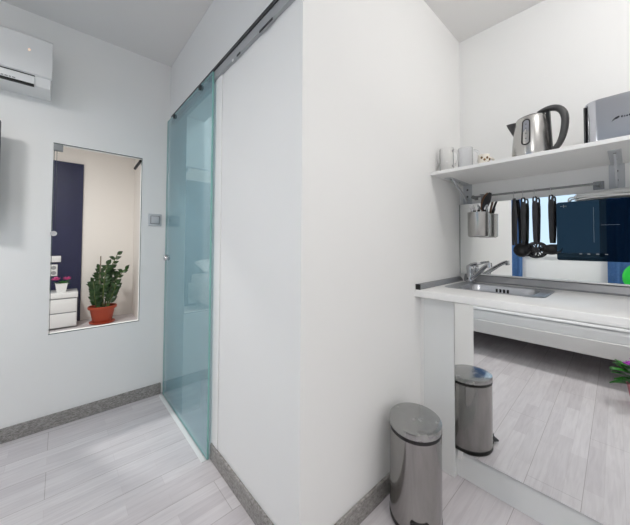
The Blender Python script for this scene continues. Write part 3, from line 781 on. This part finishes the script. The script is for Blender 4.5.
def hook(y, label):
    p = [(0, 0, -.006)]
    pts = []
    for i in range(9):
        a = -PI*.1+PI*1.15*i/8
        pts.append((.0085*math.cos(a), 0, .0085*math.sin(a)))
    pts += [(-.0085, 0, -.012), (-.007, 0, -.022)]
    for i in range(8):
        a = PI+PI*1.0*i/7
        pts.append((.002+.009*math.cos(a), 0, -.03+.009*math.sin(a)))
    return tag(MB().tube(pts, .0019, n=8).build('hook', M['chrome'], loc=(RX, y, RZ)), label, 'hook', 'small chrome hooks on the rail')
for y, l in ((.443, 'chrome hook holding the tongs'), (.400, 'chrome hook holding the ladle'), (.347, 'chrome hook holding the slotted skimmer'), (.277, 'chrome hook holding the serving spoon')):
    hook(y, l)
def utensil(name, label, y, ln):
    return thing(name, label, 'kitchen utensil', (RX+.002, y, RZ-.0374), 0, 'black utensils hanging on the rail')
def handle(t, l0, tilt=0):
    """flat nylon handle with a hanging hole at its top"""
    h = MB(); n = 7
    # two cheeks round the hole, then the shaft
    pts = [(0, 0, .004), (0, 0, -.004), (0, -.0, -.03)]
    for s_ in (-1, 1):
        h.tube([(0, s_*.001, .004), (0, s_*.006, .0), (0, s_*.0075, -.010), (0, s_*.0075, -.020), (0, s_*.005, -.03)], .0042, n=8)
    h.tube([(0, 0, -.020), (0, 0, -.05), (0, 0, -.10), (0, tilt*.5, -l0+.03), (0, tilt, -l0)], [.0045, .0055, .006, .005, .004], n=12, rz=[.011, .013, .013, .010, .0075], up=(1, 0, 0))
    h.build('handle', M['nylon'], t)
# tongs
t = utensil('tongs', 'black tongs with two thin arms hanging nearest the cup', .443, .27)
for s_ in (-1, 1):
    MB().tube([(s_*.001, 0, .004), (s_*.004, s_*.002, -.02), (s_*.009, s_*.007, -.10), (s_*.011, s_*.009, -.19), (s_*.006, s_*.008, -.268)], [.003, .0035, .004, .004, .003], n=10, rz=[.008, .009, .009, .008, .006], up=(1, 0, 0)).build('arm', M['nylon'], t)
q = MB()
for s_ in (-1, 1): q.tube([(0, s_*.001, .006), (0, s_*.006, -.004), (0, s_*.001, -.014)], .0028, n=8)
q.build('hanging_loop', M['grey_plastic'], t)
# ladle
t = utensil('ladle', 'black round-bowled ladle hanging beside the tongs', .400, .33)
handle(t, .265)
def bowl(rx, ry, dp, c, tilt):
    mb = MB(); rings = []
    prof = [(.02, -1), (.35, -.94), (.65, -.76), (.88, -.45), (1, 0), (.95, .02), (.84, -.38), (.6, -.68), (.3, -.85), (.02, -.9)]
    for r, z in prof:
        rings.append([Vector((rx*r*math.cos(2*PI*k/28), ry*r*math.sin(2*PI*k/28), dp*z)) for k in range(28)])
    mb.ring_skin(rings)
    mt = Matrix.Translation(Vector(c)) @ Matrix.Rotation(tilt, 4, 'Y')
    for v in mb.bm.verts: v.co = mt @ v.co
    return mb
bowl(.044, .040, .046, (-.024, .004, -.290), -1.0).build('bowl', M['nylon'], t)
# skimmer
t = utensil('skimmer', 'black slotted skimmer with a pierced disc hanging in the middle', .347, .32)
handle(t, .255)
mb = MB()
ns = 32
def disc(r, x, cz): return [Vector((x+.10*r*r/.046, r*math.cos(2*PI*k/ns)*1.0, cz+r*math.sin(2*PI*k/ns))) for k in range(ns)]
mb2 = MB(); cz = -.293
mb2.ring_skin([disc(.046, 0, cz), disc(.046, -.004, cz), disc(.034, -.004, cz), disc(.034, 0, cz), disc(.046, 0, cz)], cap0=False, cap1=False)
mb2.ring_skin([disc(.016, 0, cz), disc(.016, -.004, cz), disc(.004, -.004, cz), disc(.004, 0, cz), disc(.016, 0, cz)], cap0=False, cap1=False)
for k in range(8):
    a = 2*PI*k/8+.2
    mb2.tube([(-.0005, .012*math.cos(a), cz+.012*math.sin(a)), (.0005, .037*math.cos(a), cz+.037*math.sin(a))], .003, n=8, rz=.0045)
mb2.build('pierced_disc', M['nylon'], t, ang=60)
# spoon
t = utensil('serving_spoon', 'black deep serving spoon hanging nearest the hob', .277, .31)
handle(t, .255)
bowl(.040, .043, .030, (-.016, -.003, -.283), -.6).build('bowl', M['nylon'], t)

# ------------------------------------------------------------------ hob against the mirror
hb = thing('induction_hob', 'black glass induction hob standing upright against the mirror', 'hob', (D-.016, 0, 1.0635), math.radians(.5))
HY1, HY0, hz = .254, -.30, .301
MB().box(-.048, 0, HY0+.006, HY1-.006, .004, hz-.004, .006).build('housing', M['dark_grey'], hb)
pl = rrect(HY0, HY1, 0, hz, .010, 5)
MB().prism([(y, z) for y, z in pl], 0, -.054, -.047).build('glass_top', M['black_glass'], hb, ang=60)
q = MB(); fx = -.0546; z0 = 1.0635
q.box(fx, fx+.001, .1142, .1152, 1.155-z0, 1.330-z0).box(fx, fx+.001, .028, .090, 1.2395-z0, 1.2405-z0)
q.build('zone_lines', M['hob_mark'], hb, smooth=False)
q = MB()
for y in (.163, .134, .103, .073):
    MB().box(fx, fx+.001, y-.005, y+.005, 1.096-z0, 1.100-z0).build('control_mark', M['grey_plastic'], hb, smooth=False)
q.box(fx, fx+.001, .212, .238, 1.342-z0, 1.344-z0).box(fx, fx+.001, .224, .226, 1.336-z0, 1.350-z0)
q.build('logo', M['grey_plastic'], hb, smooth=False)
# its coiled cable lies on top
mb = MB(); pts = []
for i in range(0):
    a = i*.30; k = i/129
    pts.append((-.024+.018*math.sin(a*1.0+.5)+.004*math.sin(i*1.7), .02+.165*math.cos(a*.5)+.012*math.sin(i*.9), hz+.007+.013*k+.011*(1+math.sin(a*.37+1.1*math.sin(i*.11)))))
NT = 7
ph_ = [(R.uniform(0, 6), R.uniform(.004, .010), R.uniform(-.03, .03)) for _ in range(NT+1)]
for i in range(NT*24+1):
    th = 2*PI*i/24; k = i/24; q0 = ph_[int(k)]; q1 = ph_[min(NT, int(k)+1)]; fr = k-int(k)
    e0 = lambda q: q[1]*math.sin(2*th+q[0])
    e_ = e0(q0)*(1-fr)+e0(q1)*fr; dy = q0[2]*(1-fr)+q1[2]*fr
    pts.append((-.028+.012*math.sin(th), -.01+dy+.185*math.cos(th), hz+.010+.0045*k+1.3*e_+.010*math.sin(th)*(1 if int(k) % 2 else .4)))
mb.tube(pts, .003, n=8)
mb.tube(bez((-.03, .16, hz+.02), (-.035, .20, hz+.03), (-.036, .215, hz+.02), (-.04, .205, hz+.0), 8), .0036, n=8)
mb.build('power_cable', M['cable'], hb, ang=60)

# ------------------------------------------------------------------ pedal bin
bn = thing('pedal_bin', 'oval stainless steel pedal bin with black rims on the floor', 'bin', (1.137, .620, 0), math.atan2(-.60, -.80))
EA, EB = .116, .104
MB().lathe([(.0001, .0), (.98, .0), (1.01, .006), (1.01, .022), (.97, .026)], 56, ax=EA, ay=EB, cap0=False, cap1=True).build('base_ring', M['black_plastic'], bn)
MB().lathe([(.96, .022), (1, .024), (1, .366), (.96, .368)], 64, ax=EA, ay=EB).build('body', M['bin_steel'], bn)
MB().lathe([(.9, .363), (1.005, .365), (1.012, .369), (1.012, .379), (.9, .382)], 56, ax=EA, ay=EB).build('rim', M['black_plastic'], bn)
MB().lathe([(.95, .379), (1.012, .380), (1.016, .382), (1.014, .398), (1.0, .4035), (.97, .405), (.6, .407), (.3, .408), (.0001, .408)], 64, ax=EA, ay=EB, cap1=False).build('lid', M['lid_steel'], bn, ang=30)
pd = MB()
pd.box(EA-.03, EA+.006, -.036, .036, .010, .072, .006)
pd.build('pedal_recess', M['black_plastic'], bn)
pd = MB(); pd.box(EA+.0, EA+.045, -.026, .026, .014, .024, .004); pd.build('pedal', M['black_plastic'], bn)
q = MB(); q.box(-EA-.022, -EA+.01, -.03, .03, .31, .384, .006); q.build('hinge', M['black_plastic'], bn)

PEND = 9.5
# ------------------------------------------------------------------ lights
def area(name, loc, size, power, col, rot=(0, 0, 0), shape='DISK', sy=None):
    l = bpy.data.lights.new(name, 'AREA'); l.shape = shape; l.size = size; l.energy = power; l.color = col
    if sy: l.size_y = sy
    o = bpy.data.objects.new(name, l); C.objects.link(o); o.location = loc; o.rotation_euler = rot
    return o
def lamp(label, x, y, power, col, r=.15):
    t = thing('ceiling_lamp', label, 'ceiling lamp', (x, y, H))
    MB().lathe([(.0001, 0), (r+.01, 0), (r+.01, -.04), (r, -.042), (r, -.03)], 40, cap0=False, cap1=False).build('housing', M['white_plastic'], t)
    MB().lathe([(.0001, -.052), (r*.7, -.049), (r*.99, -.036), (r*.99, -.02)], 40, cap0=False, cap1=False).build('diffuser', emit('lamp_glow', (1, .97, .93, 1), 4), t)
    area('lamp_light', (x, y, H-.06), 2*r, power, col)
pn = thing('pendant_lamp', 'white shaded pendant lamp hanging above the bed', 'pendant lamp', (-.8, 1.4, H))
MB().lathe([(.0001, 0), (.05, 0), (.05, -.02), (.01, -.03), (.0001, -.03)], 30, cap0=False, cap1=False).build('canopy', M['white_plastic'], pn)
MB().tube([(0, 0, -.02), (0, 0, -.22)], .004, n=8).build('cord', M['cable'], pn)
MB().lathe([(.012, -.215), (.16, -.22), (.19, -.33), (.187, -.33), (.157, -.224), (.012, -.219)], 40, cap0=False, cap1=False).build('shade', emit('lit_shade', (1, .98, .97, 1), 1.5), pn)
MB().lathe([(.0001, -.318), (.18, -.318), (.18, -.312), (.0001, -.312)], 40, cap0=False, cap1=False).build('diffuser', emit('pendant_glow', (1, .98, .96, 1), 3), pn)
area('lamp_light', (-.8, 1.4, H-.335), .22, PEND, (1, .98, .96))
gl = thing('ceiling_lamp', 'white globe ceiling lamp above the kitchen floor', 'ceiling lamp', (1.2, -.38, H))
MB().lathe([(.0001, 0), (.06, 0), (.06, -.03), (.03, -.10), (.0001, -.10)], 30, cap0=False, cap1=False).build('base', M['white_plastic'], gl)
MB().sphere((0, 0, -.165), .075, u=32, v=20).build('globe', emit('globe_glow', (1, .975, .95, 1), 56), gl)
lamp('added unseen ceiling lamp, fill light over the foot of the bed', -.75, -.5, 15, (1, .975, .95), .10)  # extra fill lamp, added to lift the ambient light
dl = thing('ceiling_fill_spotlight', 'added unseen ceiling spotlight, fill light on the pedal bin side of the kitchen floor', 'spotlight', (.80, -.15, H))  # added fill spotlight, brightens the floor near the kitchen front
MB().lathe([(.0001, 0), (.05, 0), (.05, -.006), (.042, -.008), (.0001, -.008)], 30, cap0=False, cap1=False).build('ring', M['chrome'], dl)
MB().lathe([(.0001, -.009), (.038, -.009), (.038, -.006)], 30, cap0=False, cap1=False).build('lens', emit('fill_spot_glow', (1, .98, .96, 1), 6), dl)
area('fill_spot_light', (.80, -.15, H-.02), .08, 1.5, (1, .98, .96)).data.spread = math.radians(100)
lamp('round white ceiling lamp in the next room', -.5, 3.6, 32, (1, .985, .965), .12)
lamp('small round ceiling lamp in the bathroom', 1.35, 1.7, 9, (.95, .98, 1), .1)

wd = bpy.data.worlds.new('daylight_sky'); sc.world = wd; wd.use_nodes = True
bg = wd.node_tree.nodes['Background']; bg.inputs[0].default_value = (.62, .80, 1.0, 1); bg.inputs[1].default_value = 1.1

# ------------------------------------------------------------------ camera
f_px, cx, cy = 282.62, 315.0, 236.7
yaw, pit, rol = math.radians(48.005), .0243, .0058
F0 = Vector((math.cos(yaw)*math.cos(pit), math.sin(yaw)*math.cos(pit), math.sin(pit)))
R0 = Vector((math.sin(yaw), -math.cos(yaw), 0))
U0 = R0.cross(F0)
rt = R0*math.cos(rol)+U0*math.sin(rol)
up = -R0*math.sin(rol)+U0*math.cos(rol)
cam = bpy.data.cameras.new('camera'); co = bpy.data.objects.new('camera', cam); C.objects.link(co)
mw = Matrix((rt, up, -F0)).transposed().to_4x4(); mw.translation = Vector((0, 0, 1.142))
co.matrix_world = mw
cam.sensor_fit = 'HORIZONTAL'; cam.sensor_width = 36; cam.lens = f_px/630*36
cam.shift_x = 0; cam.shift_y = (cy-262.5)/630
cam.clip_start = .02
sc.camera = co

# ------------------------------------------------------------------ view
sc.view_settings.view_transform = 'Standard'; sc.view_settings.look = 'None'
sc.view_settings.gamma = 1; sc.view_settings.use_curve_mapping = False
sc.view_settings.exposure = 0.23
sc.cycles.use_denoising = True
sc.cycles.max_bounces = 12; sc.cycles.diffuse_bounces = 6; sc.cycles.glossy_bounces = 6; sc.cycles.transmission_bounces = 8; sc.cycles.transparent_max_bounces = 12
sc.cycles.sample_clamp_indirect = 6
